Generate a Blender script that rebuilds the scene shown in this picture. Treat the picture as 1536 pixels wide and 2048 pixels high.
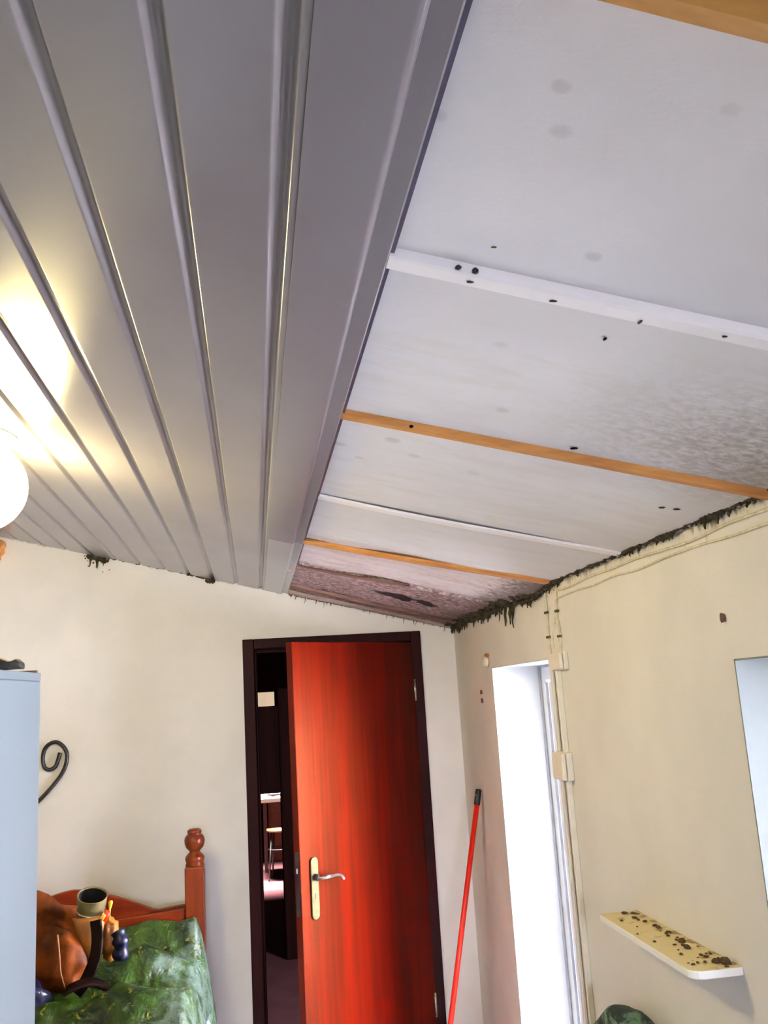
import bpy, bmesh, math, random
from mathutils import Vector, Matrix, noise
random.seed(7)
for o in list(bpy.data.objects):
    bpy.data.objects.remove(o)
S = bpy.context.scene
COL = S.collection

# ------------------------------------------------------------------ camera
cam_d = bpy.data.cameras.new('camera')
cam = bpy.data.objects.new('camera', cam_d)
COL.objects.link(cam)
cam_d.sensor_fit = 'VERTICAL'
cam_d.sensor_height = 24.0
cam_d.lens = 24.0 * 1800.0 / 2048.0
cam_d.clip_start = 0.02
R0 = Vector((0.988, -0.139, -0.060))
R2 = Vector((0.149, 0.968, 0.201)).normalized()
R0 = (R0 - R2 * R0.dot(R2)).normalized()
UP = R0.cross(R2)
cam.matrix_world = Matrix(((R0.x, UP.x, -R2.x, 0.0), (R0.y, UP.y, -R2.y, 0.0),
                           (R0.z, UP.z, -R2.z, 1.75), (0, 0, 0, 1)))
S.camera = cam

# ------------------------------------------------------------------ light and exposure
S.view_settings.view_transform = 'Standard'
S.view_settings.look = 'None'
S.view_settings.gamma = 1.0
S.view_settings.use_curve_mapping = False
S.view_settings.exposure = 1.45
W = bpy.data.worlds.new('sky')
S.world = W
W.use_nodes = True
W.node_tree.nodes['Background'].inputs[0].default_value = (0.80, 0.90, 1.0, 1)
W.node_tree.nodes['Background'].inputs[1].default_value = 0.5


def area(name, loc, direction, sx, sy, power, color, spread=math.pi):
    l = bpy.data.lights.new(name, 'AREA')
    l.shape = 'RECTANGLE'
    l.size, l.size_y = sx, sy
    l.energy, l.color, l.spread = power, color, spread
    o = bpy.data.objects.new(name, l)
    COL.objects.link(o)
    o.location = loc
    o.rotation_euler = Vector(direction).to_track_quat('-Z', 'Y').to_euler()
    return o


area('daylight_garden_door', (2.45, 2.90, 1.35), (-1, 0.15, -0.04), 1.8, 2.2, 760, (0.90, 0.88, 1.0))
area('daylight_side_window', (2.40, 1.00, 1.05), (-1, 0.05, 0.20), 1.4, 1.2, 55, (0.90, 0.89, 1.0))
area('rear_fill', (0.10, -4.20, 1.95), (0.03, 1, -0.12), 1.6, 0.6, 22, (0.86, 0.86, 1.0), math.radians(110))  # added fill behind the camera, brightens the lower back wall
area('hall_patch_light', (0.10, 9.85, 2.35), (0, 0, -1), 0.9, 0.9, 135, (1.0, 0.90, 0.92), math.radians(30))  # added lamp for the bright floor patch, the hall ceiling is closed
area('carton_fill', (-0.6, 5.2, 1.6), (0.35, 1, 0.15), 0.4, 0.4, 0.12, (1.0, 0.9, 0.8), math.radians(70))  # added fill aimed at the carton, no opening in the hall here


# ------------------------------------------------------------------ node helpers
class NT:
    def __init__(self, name):
        self.m = bpy.data.materials.new(name)
        self.m.use_nodes = True
        self.t = self.m.node_tree
        self.b = self.t.nodes['Principled BSDF']

    def n(self, typ, **kw):
        x = self.t.nodes.new(typ)
        for k, v in kw.items():
            setattr(x, k, v)
        return x

    def link(self, a, b):
        self.t.links.new(a, b)

    def put(self, sock, v):
        if hasattr(v, 'is_output'):
            self.link(v, sock)
        elif isinstance(v, (tuple, list)) and len(v) == 3 and sock.type == 'RGBA':
            sock.default_value = (*v, 1)
        else:
            sock.default_value = v

    def math(self, op, a, b=0.0, clamp=False):
        x = self.n('ShaderNodeMath', operation=op, use_clamp=clamp)
        self.put(x.inputs[0], a)
        self.put(x.inputs[1], b)
        return x.outputs[0]

    def ramp(self, v, lo, hi):
        x = self.n('ShaderNodeMapRange', interpolation_type='SMOOTHSTEP')
        self.put(x.inputs[0], v)
        x.inputs[1].default_value, x.inputs[2].default_value = lo, hi
        return x.outputs[0]

    def mix(self, f, a, b):
        x = self.n('ShaderNodeMix', data_type='RGBA')
        self.put(x.inputs[0], f)
        self.put(x.inputs[6], a)
        self.put(x.inputs[7], b)
        return x.outputs[2]

    def coord(self, scale=(1, 1, 1), which='Object'):
        tc = self.n('ShaderNodeTexCoord')
        mp = self.n('ShaderNodeMapping')
        mp.inputs['Scale'].default_value = scale
        self.link(tc.outputs[which], mp.inputs[0])
        return mp.outputs[0]

    def xyz(self, which='Object'):
        tc = self.n('ShaderNodeTexCoord')
        s = self.n('ShaderNodeSeparateXYZ')
        self.link(tc.outputs[which], s.inputs[0])
        return s.outputs[0], s.outputs[1], s.outputs[2]

    def noise(self, scale, detail=4.0, stretch=(1, 1, 1), rough=0.55, dist=0.0):
        x = self.n('ShaderNodeTexNoise')
        self.link(self.coord(stretch), x.inputs['Vector'])
        x.inputs['Scale'].default_value = scale
        x.inputs['Detail'].default_value = detail
        x.inputs['Roughness'].default_value = rough
        x.inputs['Distortion'].default_value = dist
        return x.outputs[0]

    def bump(self, h, strength=0.2, dist=0.01):
        x = self.n('ShaderNodeBump')
        x.inputs['Strength'].default_value = strength
        x.inputs['Distance'].default_value = dist
        self.link(h, x.inputs['Height'])
        self.link(x.outputs[0], self.b.inputs['Normal'])

    def done(self, color, rough=0.6, metal=0.0, spec=0.5, coat=0.0):
        self.put(self.b.inputs['Base Color'], color)
        self.put(self.b.inputs['Roughness'], rough)
        self.b.inputs['Metallic'].default_value = metal
        self.b.inputs['Specular IOR Level'].default_value = spec
        self.b.inputs['Coat Weight'].default_value = coat
        return self.m


def simple(name, c, rough=0.6, var=0.12, scale=20, stretch=(1, 1, 1), metal=0.0, spec=0.5, bump=0.0, coat=0.0):
    k = NT(name)
    f = k.noise(scale, 4, stretch)
    col = k.mix(k.ramp(f, 0.3, 0.7), tuple(v * (1 - var) for v in c), tuple(min(1, v * (1 + var)) for v in c))
    if bump:
        k.bump(f, bump, 0.01)
    return k.done(col, rough, metal, spec, coat)


def wood(name, dark, light, scale=14, stretch=(1, 1, 0.05), rough=0.4, spec=0.5, coat=0.0, lo=0.3, hi=0.7):
    k = NT(name)
    a = k.noise(scale, 5, stretch, 0.6, 0.4)
    b = k.noise(scale * 6, 3, stretch, 0.6)
    f = k.math('ADD', k.math('MULTIPLY', a, 0.7), k.math('MULTIPLY', b, 0.3))
    col = k.mix(k.ramp(f, lo, hi), dark, light)
    k.bump(b, 0.05, 0.005)
    return k.done(col, rough, 0, spec, coat)


def mat_wall(name, c, mould_side):
    k = NT(name)
    f = k.noise(3.0, 4)
    fine = k.noise(260, 2)
    col = k.mix(k.ramp(f, 0.3, 0.7), tuple(v * 0.95 for v in c), tuple(min(1, v * 1.04) for v in c))
    x, y, z = k.xyz()
    if mould_side == 'right':
        d = k.math('SUBTRACT', 2.075, z)
        amt = k.ramp(k.math('ADD', k.math('MULTIPLY', d, -9.0), k.noise(26, 5, (1, 1, 0.25), 0.7)), 0.38, 0.62)
        col = k.mix(k.math('MULTIPLY', amt, 0.75), col, (0.10, 0.075, 0.035))
        amt2 = k.ramp(k.math('ADD', k.math('MULTIPLY', d, -2.2), k.noise(40, 4, (1, 1, 0.4), 0.7)), 0.50, 0.70)
        col = k.mix(k.math('MULTIPLY', amt2, 0.5), col, (0.36, 0.29, 0.08))
        # plaster chip stains beside the two old cable runs
        dd = k.math('ABSOLUTE', k.math('SUBTRACT', y, 2.82))
        run = k.math('MULTIPLY', k.math('LESS_THAN', dd, 0.075), k.math('GREATER_THAN', z, 1.83))
        st = k.math('MULTIPLY', run, k.ramp(k.noise(55, 3, (1, 1, 0.6), 0.6), 0.55, 0.66))
        col = k.mix(k.math('MULTIPLY', st, 0.7), col, (0.34, 0.26, 0.09))
    elif mould_side == 'back':
        zc = k.math('ADD', k.math('MULTIPLY', x, -0.25), 2.075 + 0.25 * 0.967 - 0.02)
        d = k.math('SUBTRACT', zc, z)
        amt = k.ramp(k.math('ADD', k.math('MULTIPLY', d, -14.0), k.noise(14, 6, (1, 1, 0.6), 0.7)), 0.45, 0.66)
        col = k.mix(k.math('MULTIPLY', amt, 0.55), col, (0.12, 0.10, 0.05))
    k.bump(k.math('ADD', k.math('MULTIPLY', fine, 0.4), f), 0.12, 0.01)
    return k.done(col, 0.75, 0, 0.3)


def mat_boards():
    k = NT('old_ceiling_board')
    x, y, z = k.xyz()
    streak = k.noise(9, 6, (0.5, 2.0, 1), 0.65, 0.3)
    fine = k.noise(52, 6, (0.85, 1.25, 1), 0.75)
    blot = k.noise(3.2, 4)
    col = k.mix(k.ramp(blot, 0.3, 0.75), (0.76, 0.75, 0.79), (0.83, 0.82, 0.86))
    # grey mould cloud near the right wall
    dx = k.math('MULTIPLY', k.math('SUBTRACT', x, 0.93), 2.2)
    dy = k.math('MULTIPLY', k.math('SUBTRACT', y, 1.33), 2.6)
    rr = k.math('SQRT', k.math('ADD', k.math('MULTIPLY', dx, dx), k.math('MULTIPLY', dy, dy)))
    near = k.ramp(rr, 1.15, 0.15)
    m1 = k.math('MULTIPLY', near, k.ramp(k.math('ADD', k.math('MULTIPLY', fine, 0.6), k.math('MULTIPLY', blot, 0.4)), 0.34, 0.64))
    col = k.mix(k.math('MULTIPLY', m1, 0.85), col, (0.24, 0.20, 0.17))
    # yellowish damp
    m0 = k.math('MULTIPLY', k.ramp(streak, 0.46, 0.70), k.ramp(y, 0.9, 1.3))
    col = k.mix(k.math('MULTIPLY', m0, 0.22), col, (0.62, 0.55, 0.42))
    # pinkish grime on the bays by the back wall
    g1 = k.math('MULTIPLY', k.ramp(y, 2.72, 2.90), k.ramp(k.math('ADD', k.math('MULTIPLY', fine, 0.5), k.math('MULTIPLY', streak, 0.5)), 0.40, 0.66))
    col = k.mix(k.math('MULTIPLY', k.ramp(y, 2.78, 2.86), 0.55), k.mix(k.math('MULTIPLY', g1, 0.75), col, (0.30, 0.17, 0.15)), (0.62, 0.48, 0.44))
    g2 = k.math('MULTIPLY', k.ramp(y, 3.30, 3.42), k.ramp(fine, 0.36, 0.60))
    col = k.mix(k.math('MULTIPLY', g2, 0.92), k.mix(k.math('MULTIPLY', k.ramp(y, 3.36, 3.42), 0.7), col, (0.36, 0.22, 0.20)), (0.08, 0.030, 0.028))
    # black mould where the boards meet the right wall
    edge = k.math('ADD', k.ramp(x, 0.66, 0.95), k.math('MULTIPLY', k.math('SUBTRACT', fine, 0.5), 1.4))
    e1 = k.math('MULTIPLY', k.ramp(edge, 0.45, 0.95), k.ramp(y, 2.74, 2.80))
    col = k.mix(k.math('MULTIPLY', e1, 0.85), col, (0.10, 0.06, 0.055))
    edge2 = k.math('ADD', k.math('MULTIPLY', k.math('SUBTRACT', x, 0.95), 12.0), fine)
    e2 = k.ramp(edge2, 0.40, 0.75)
    col = k.mix(k.math('MULTIPLY', e2, 0.6), col, (0.14, 0.11, 0.08))
    # small smudges
    for (sx, sy, sr, a) in [(0.274, 0.645, 0.012, 0.5), (0.292, 0.699, 0.014, 0.45), (0.391, 0.885, 0.013, 0.5),
                            (0.428, 1.402, 0.016, 0.5), (0.286, 1.69, 0.022, 0.65), (0.19, 1.79, 0.02, 0.55),
                            (0.34, 1.76, 0.018, 0.4), (0.184, 0.72, 0.012, 0.45), (0.47, 1.79, 0.02, 0.35), (0.36, 1.16, 0.015, 0.3),
                            (0.24, 1.86, 0.015, 0.4), (0.41, 0.62, 0.012, 0.3)]:
        ax = k.math('DIVIDE', k.math('SUBTRACT', x, sx), sr * 0.75)
        ay = k.math('DIVIDE', k.math('SUBTRACT', y, sy), sr * 0.75)
        r2 = k.math('ADD', k.math('MULTIPLY', ax, ax), k.math('MULTIPLY', ay, ay))
        r2 = k.math('ADD', r2, k.math('MULTIPLY', k.math('SUBTRACT', fine, 0.5), 2.0))
        col = k.mix(k.math('MULTIPLY', k.ramp(r2, 1.6, 0.0), a * 0.55), col, (0.36, 0.30, 0.32))
    k.bump(fine, 0.15, 0.006)
    return k.done(col, 0.7, 0, 0.3)


M = {}
M['wall'] = mat_wall('cream_plaster', (0.82, 0.79, 0.75), '')
M['wall_back'] = mat_wall('cream_plaster_back', (0.88, 0.855, 0.84), 'back')
M['wall_right'] = mat_wall('cream_plaster_right', (0.765, 0.735, 0.69), 'right')
M['reveal'] = simple('white_reveal', (0.60, 0.62, 0.64), 0.6, 0.02)
M['boards'] = mat_boards()
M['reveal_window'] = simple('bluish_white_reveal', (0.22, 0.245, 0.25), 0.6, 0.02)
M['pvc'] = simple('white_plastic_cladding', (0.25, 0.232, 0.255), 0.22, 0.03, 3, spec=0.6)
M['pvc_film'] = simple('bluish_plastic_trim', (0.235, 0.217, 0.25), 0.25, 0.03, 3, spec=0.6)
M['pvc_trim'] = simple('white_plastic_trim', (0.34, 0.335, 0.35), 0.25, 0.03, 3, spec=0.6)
M['batten_white'] = simple('white_batten', (0.93, 0.91, 0.94), 0.6, 0.02, 12)
M['batten_wood'] = wood('raw_pine_batten', (0.40, 0.15, 0.03), (0.72, 0.34, 0.09), 10, (0.06, 1, 1), 0.6)
M['batten_gold'] = wood('aged_pine_beam', (0.34, 0.14, 0.03), (0.58, 0.30, 0.06), 12, (0.08, 1, 1), 0.6)
M['batten_brown'] = wood('stained_batten', (0.07, 0.022, 0.012), (0.20, 0.10, 0.075), 18, (0.1, 1, 1), 0.7)
M['batten_pink'] = wood('pinkish_batten', (0.24, 0.14, 0.12), (0.50, 0.38, 0.35), 18, (0.1, 1, 1), 0.7)
M['dark'] = simple('dark_void', (0.003, 0.002, 0.002), 1.0, 0.2, spec=0.0)
M['mould'] = simple('black_mould', (0.045, 0.036, 0.02), 0.95, 0.5, 60, bump=0.5)
M['mould_green'] = simple('brown_mould', (0.13, 0.10, 0.04), 0.95, 0.5, 60, bump=0.5)
M['door'] = wood('red_varnished_wood', (0.022, 0.0005, 0.0002), (0.095, 0.0010, 0.0002), 9, (1, 1, 0.045), 0.40, 0.22, 0.0)
M['door'].node_tree.nodes['Principled BSDF'].inputs['Specular Tint'].default_value = (1.0, 0.36, 0.08, 1)
M['door_edge'] = wood('red_wood_edge', (0.07, 0.005, 0.0015), (0.12, 0.009, 0.002), 9, (1, 1, 0.05), 0.6, 0.1)
M['frame'] = wood('dark_red_frame', (0.014, 0.001, 0.001), (0.030, 0.002, 0.002), 9, (1, 1, 0.08), 0.5, 0.12)
M['brass'] = simple('aged_brass', (0.085, 0.078, 0.038), 0.55, 0.15, 40, metal=0.9)
M['chrome'] = simple('pale_metal', (0.55, 0.50, 0.46), 0.25, 0.06, 40, metal=0.9)
M['steel_dark'] = simple('dark_steel', (0.05, 0.04, 0.04), 0.4, 0.2, 40, metal=0.6)
M['black'] = simple('black_plastic', (0.012, 0.011, 0.012), 0.45, 0.2)
M['iron'] = simple('black_iron', (0.012, 0.010, 0.009), 0.5, 0.2, 50)
M['red'] = simple('red_orange_plastic', (0.75, 0.018, 0.004), 0.35, 0.05)
M['white_paint'] = simple('white_painted', (0.86, 0.88, 0.90), 0.4, 0.02)
M['white_plastic'] = simple('cream_plastic', (0.82, 0.77, 0.66), 0.45, 0.04, 30)
M['grey_rubber'] = simple('grey_rubber', (0.42, 0.45, 0.52), 0.7, 0.1)
M['trim_dark'] = simple('dark_blue_plastic', (0.055, 0.055, 0.10), 0.4, 0.1)
M['table_paint'] = simple('dull_table_paint', (0.08, 0.045, 0.03), 0.6, 0.1)
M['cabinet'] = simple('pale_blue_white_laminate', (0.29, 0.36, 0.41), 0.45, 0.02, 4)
M['cable'] = simple('painted_cable', (0.66, 0.60, 0.45), 0.6, 0.15, 60)
M['bedwood'] = wood('red_brown_bed_wood', (0.075, 0.007, 0.001), (0.14, 0.018, 0.003), 12, (0.15, 1, 1), 0.35, 0.15, 0.05)
M['bedpost'] = wood('red_brown_post_wood', (0.09, 0.011, 0.002), (0.16, 0.026, 0.004), 12, (1, 1, 0.1), 0.28, 0.22, 0.1)
M['sheet'] = simple('lavender_sheet', (0.55, 0.58, 0.80), 0.8, 0.06, 20, bump=0.2)
M['leather'] = simple('brown_leather', (0.085, 0.018, 0.0015), 0.6, 0.6, 14, bump=0.4, spec=0.1)
M['leather_tan'] = simple('tan_leather', (0.26, 0.09, 0.010), 0.5, 0.3, 16, bump=0.3)
M['leather_dark'] = simple('dark_leather', (0.006, 0.002, 0.0015), 0.7, 0.3, 20, bump=0.2, spec=0.06)
M['olive'] = simple('olive_tube', (0.16, 0.13, 0.05), 0.4, 0.3, 18)
M['navy'] = simple('navy_rubber', (0.004, 0.005, 0.022), 0.35, 0.2, 20, spec=0.3)
M['yellow'] = simple('yellow_plastic', (0.80, 0.52, 0.02), 0.4, 0.05)
M['glass'] = None
M['floor'] = simple('clay_floor', (0.50, 0.50, 0.52), 0.5, 0.12, 5)
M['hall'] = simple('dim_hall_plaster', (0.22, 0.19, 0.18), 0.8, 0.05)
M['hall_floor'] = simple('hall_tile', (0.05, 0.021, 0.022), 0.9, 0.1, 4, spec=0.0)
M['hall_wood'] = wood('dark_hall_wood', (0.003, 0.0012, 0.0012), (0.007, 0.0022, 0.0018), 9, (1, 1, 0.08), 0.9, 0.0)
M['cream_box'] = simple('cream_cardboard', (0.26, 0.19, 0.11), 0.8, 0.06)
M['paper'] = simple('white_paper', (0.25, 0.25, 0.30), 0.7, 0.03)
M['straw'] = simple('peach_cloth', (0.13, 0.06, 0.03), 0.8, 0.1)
M['crumb'] = simple('brown_crumbs', (0.09, 0.05, 0.02), 0.9, 0.4, 60)
M['greyblack'] = simple('dark_grey_strap', (0.045, 0.045, 0.04), 0.7, 0.3, 60, bump=0.3)


def mat_globe():
    k = NT('lit_opal_glass')
    k.b.inputs['Emission Color'].default_value = (1.0, 0.815, 0.35, 1)
    k.b.inputs['Emission Strength'].default_value = 32.0
    return k.done((0.95, 0.93, 0.85), 0.25)


def mat_glass():
    k = NT('window_glass')
    k.b.inputs['Transmission Weight'].default_value = 1.0
    k.b.inputs['IOR'].default_value = 1.05
    return k.done((1, 1, 1), 0.0, 0, 0.3)


def mat_quilt():
    k = NT('green_patterned_cloth')
    a = k.noise(7, 4, (1, 1, 1), 0.6, 0.6)
    b = k.noise(26, 4, (1, 1, 1), 0.6, 0.8)
    c = k.noise(15, 5, (1.2, 0.7, 1), 0.65, 0.6)
    col = k.mix(k.ramp(a, 0.36, 0.62), (0.003, 0.012, 0.0008), (0.024, 0.056, 0.003))
    col = k.mix(k.math('MULTIPLY', k.ramp(c, 0.56, 0.70), 0.7), col, (0.12, 0.19, 0.09))
    col = k.mix(k.math('MULTIPLY', k.ramp(b, 0.60, 0.70), 0.7), col, (0.30, 0.28, 0.01))
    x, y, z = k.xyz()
    pale = k.math('ADD', x, k.math('MULTIPLY', k.math('SUBTRACT', k.noise(6, 5, (1, 1, 1), 0.65), 0.5), 0.55))  # paler to the right: mottled pattern with window light put into the colour
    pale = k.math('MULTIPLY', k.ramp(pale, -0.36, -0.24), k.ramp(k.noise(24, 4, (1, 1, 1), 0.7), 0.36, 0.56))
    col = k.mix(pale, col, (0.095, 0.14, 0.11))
    k.bump(k.math('ADD', a, k.math('MULTIPLY', b, 0.5)), 0.6, 0.03)
    return k.done(col, 0.42, 0, 0.35)


def mat_pack():
    k = NT('dark_green_striped_cloth')
    a = k.noise(16, 4, (1.0, 1.0, 4.0), 0.6, 0.8)
    col = k.mix(k.ramp(a, 0.48, 0.58), (0.008, 0.024, 0.018), (0.12, 0.25, 0.15))
    k.bump(a, 0.3, 0.02)
    return k.done(col, 0.6)


def mat_shelf():
    k = NT('dirty_shelf_paint')
    x, y, z = k.xyz()
    f = k.noise(34, 5, (1, 1, 1), 0.65)
    tc = k.n('ShaderNodeNewGeometry')
    sp = k.n('ShaderNodeSeparateXYZ')
    k.link(tc.outputs['Normal'], sp.inputs[0])
    top = k.ramp(sp.outputs[2], 0.5, 0.9)
    col = k.mix(top, (0.86, 0.86, 0.84), (0.72, 0.60, 0.30))
    d = k.math('MULTIPLY', top, k.ramp(k.math('ADD', f, k.math('MULTIPLY', k.math('SUBTRACT', x, 0.92), 2.0)), 0.52, 0.68))
    col = k.mix(k.math('MULTIPLY', d, 0.75), col, (0.22, 0.12, 0.04))
    return k.done(col, 0.6)


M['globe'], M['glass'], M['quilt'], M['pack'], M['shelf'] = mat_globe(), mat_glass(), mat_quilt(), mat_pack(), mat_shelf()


# ------------------------------------------------------------------ mesh helpers
def obj(name, bm, mat, parent=None, smooth=False, bevel=0.0, subsurf=0):
    me = bpy.data.meshes.new(name)
    bmesh.ops.recalc_face_normals(bm, faces=bm.faces)
    bm.to_mesh(me)
    bm.free()
    for p in me.polygons:
        p.use_smooth = smooth
    me.materials.append(M[mat] if isinstance(mat, str) else mat)
    o = bpy.data.objects.new(name, me)
    COL.objects.link(o)
    if parent:
        o.parent = parent
        o.matrix_parent_inverse = Matrix.Translation(-parent.location) if parent.type == 'EMPTY' and not parent.parent else Matrix()
    if bevel:
        b = o.modifiers.new('bevel', 'BEVEL')
        b.width, b.segments, b.limit_method = bevel, 2, 'ANGLE'
    if subsurf:
        s = o.modifiers.new('subsurf', 'SUBSURF')
        s.levels = s.render_levels = subsurf
    return o


def tag(o, label, cat, group=None, kind=None):
    o['label'] = label
    o['category'] = cat
    if group:
        o['group'] = group
    if kind:
        o['kind'] = kind
    return o


def thing(name, label, cat, loc, group=None):
    o = bpy.data.objects.new(name, None)
    COL.objects.link(o)
    o.location = loc
    o.empty_display_size = 0.05
    return tag(o, label, cat, group)


def struct(o):
    o['kind'] = 'structure'
    return o


def box(bm, x0, x1, y0, y1, z0, z1, mtx=None):
    vs = [bm.verts.new((x, y, z)) for x in (x0, x1) for y in (y0, y1) for z in (z0, z1)]
    for f in ((0, 1, 3, 2), (4, 6, 7, 5), (0, 4, 5, 1), (2, 3, 7, 6), (0, 2, 6, 4), (1, 5, 7, 3)):
        bm.faces.new([vs[i] for i in f])
    if mtx:
        bmesh.ops.transform(bm, matrix=mtx, verts=vs)
    return vs


def bx(*a, mtx=None):
    bm = bmesh.new()
    box(bm, *a, mtx=mtx)
    return bm


def prism(bm, pts, axis, a, b):
    """closed polygon pts (two coords) extruded along axis from a to b"""
    def P(p, t):
        if axis == 'y':
            return (p[0], t, p[1])
        if axis == 'x':
            return (t, p[0], p[1])
        return (p[0], p[1], t)
    v0 = [bm.verts.new(P(p, a)) for p in pts]
    v1 = [bm.verts.new(P(p, b)) for p in pts]
    n = len(pts)
    bm.faces.new(v0)
    bm.faces.new(v1[::-1])
    for i in range(n):
        bm.faces.new((v0[i], v0[(i + 1) % n], v1[(i + 1) % n], v1[i]))
    return v0 + v1


def tube(bm, pts, r, seg=10, caps=True):
    pts = [Vector(p) for p in pts]
    rs = r if isinstance(r, (list, tuple)) else [r] * len(pts)
    rings = []
    prev = None
    for i, p in enumerate(pts):
        d = (pts[min(i + 1, len(pts) - 1)] - pts[max(i - 1, 0)]).normalized()
        if prev is None:
            a = d.cross(Vector((0, 0, 1)))
            if a.length < 0.1:
                a = d.cross(Vector((1, 0, 0)))
        else:
            a = prev - d * prev.dot(d)
        a.normalize()
        prev = a
        b = d.cross(a)
        rings.append([bm.verts.new(p + (a * math.cos(t) + b * math.sin(t)) * rs[i])
                      for t in [2 * math.pi * j / seg for j in range(seg)]])
    for q, w in zip(rings, rings[1:]):
        for j in range(seg):
            bm.faces.new((q[j], q[(j + 1) % seg], w[(j + 1) % seg], w[j]))
    if caps:
        bm.faces.new(rings[0][::-1])
        bm.faces.new(rings[-1])
    return [v for q in rings for v in q]


def lathe(bm, prof, c=(0, 0, 0), seg=28, mtx=None):
    rings = []
    allv = []
    for r, z in prof:
        if r < 1e-5:
            rings.append([bm.verts.new((c[0], c[1], c[2] + z))])
        else:
            rings.append([bm.verts.new((c[0] + r * math.cos(2 * math.pi * j / seg), c[1] + r * math.sin(2 * math.pi * j / seg), c[2] + z)) for j in range(seg)])
        allv += rings[-1]
    for q, w in zip(rings, rings[1:]):
        for j in range(seg):
            k = (j + 1) % seg
            if len(q) == 1 and len(w) > 1:
                bm.faces.new((q[0], w[k], w[j]))
            elif len(w) == 1 and len(q) > 1:
                bm.faces.new((q[j], q[k], w[0]))
            elif len(q) > 1:
                bm.faces.new((q[j], q[k], w[k], w[j]))
    if mtx:
        bmesh.ops.transform(bm, matrix=mtx, verts=allv)
    return allv


def blob(bm, c, s, sub=2, amp=0.15, freq=6.0, mtx=None, seed=0.0):
    g = bmesh.ops.create_icosphere(bm, subdivisions=sub, radius=1.0)
    for v in g['verts']:
        d = v.co.normalized()
        k = 1 + amp * noise.noise(d * freq * 0.4 + Vector((seed, seed * 0.7, 0)))
        v.co = Vector((d.x * s[0] * k, d.y * s[1] * k, d.z * s[2] * k))
    if mtx:
        bmesh.ops.transform(bm, matrix=mtx, verts=g['verts'])
    bmesh.ops.translate(bm, vec=c, verts=g['verts'])
    return g['verts']


def smooth_pts(pts, n=6):
    """Catmull-Rom through pts"""
    P = [Vector(p) for p in pts]
    P = [P[0] * 2 - P[1]] + P + [P[-1] * 2 - P[-2]]
    out = []
    for i in range(1, len(P) - 2):
        for j in range(n):
            t = j / n
            out.append(0.5 * ((2 * P[i]) + (P[i + 1] - P[i - 1]) * t + (2 * P[i - 1] - 5 * P[i] + 4 * P[i + 1] - P[i + 2]) * t * t
                              + (-P[i - 1] + 3 * P[i] - 3 * P[i + 1] + P[i + 2]) * t ** 3))
    out.append(P[-2])
    return out


# ------------------------------------------------------------------ the room
XR, YB, XL, YR = 0.967, 4.30, -2.20, -2.20
SL = 0.25
ZE = 2.075


def zc(x):
    return ZE + SL * (XR - x)


struct(obj('floor', bx(XL, XR + 0.25, YR, YB + 0.12, -0.1, 0.0), 'floor'))
bm = bmesh.new()
prism(bm, [(XL, 0), (-0.045, 0), (-0.045, zc(-0.045)), (XL, zc(XL))], 'y', YB, YB + 0.12)
prism(bm, [(-0.045, 2.050), (0.798, 2.050), (0.798, zc(0.798)), (-0.045, zc(-0.045))], 'y', YB, YB + 0.12)
prism(bm, [(0.798, 0), (XR, 0), (XR, ZE), (0.798, zc(0.798))], 'y', YB, YB + 0.12)
struct(obj('wall_back', bm, 'wall_back'))
D0, D1, DT = 2.873, 3.636, 1.842
W0, W1, WB, WT = 0.80, 1.732, 0.95, 1.783
bm = bmesh.new()
box(bm, XR, XR + 0.25, D1, YB + 0.12, 0, 2.20)
box(bm, XR, XR + 0.25, D0, D1, DT, 2.20)
box(bm, XR, XR + 0.25, W1, D0, 0, 2.20)
box(bm, XR, XR + 0.25, W0, W1, WT, 2.20)
box(bm, XR, XR + 0.25, W0, W1, 0, WB)
box(bm, XR, XR + 0.25, YR - 0.12, W0, 0, 2.20)
struct(obj('wall_right', bm, 'wall_right'))
struct(obj('wall_left', bx(XL - 0.12, XL, YR, YB + 0.12, 0, zc(XL) + 0.1), 'wall'))
bm = bmesh.new()
prism(bm, [(XL, 0), (-0.95, 0), (-0.95, zc(-0.95)), (XL, zc(XL))], 'y', YR - 0.12, YR)
prism(bm, [(-0.95, 0), (0.75, 0), (0.75, 0.85), (-0.95, 0.85)], 'y', YR - 0.12, YR)
prism(bm, [(-0.95, 2.05), (0.75, 2.05), (0.75, zc(0.75)), (-0.95, zc(-0.95))], 'y', YR - 0.12, YR)
prism(bm, [(0.75, 0), (XR, 0), (XR, ZE), (0.75, zc(0.75))], 'y', YR - 0.12, YR)
struct(obj('wall_rear', bm, 'wall'))

# reveals of the two openings in the right wall (thin white plaster linings)
bm = bmesh.new()
box(bm, XR - 0.002, XR + 0.245, D1 - 0.004, D1, 0, DT)
box(bm, XR - 0.002, XR + 0.245, D0, D1, DT - 0.004, DT)
box(bm, XR + 0.012, XR + 0.245, D0, D0 + 0.004, 0, DT)
struct(obj('trim_1', bm, 'reveal'))
bm = bmesh.new()
box(bm, XR - 0.002, XR + 0.245, W1 - 0.004, W1, WB, WT)
box(bm, XR - 0.002, XR + 0.245, W0, W1, WT - 0.004, WT)
box(bm, XR - 0.002, XR + 0.245, W0, W1, WB, WB + 0.004)
struct(obj('trim_2', bm, 'reveal_window'))


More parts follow.
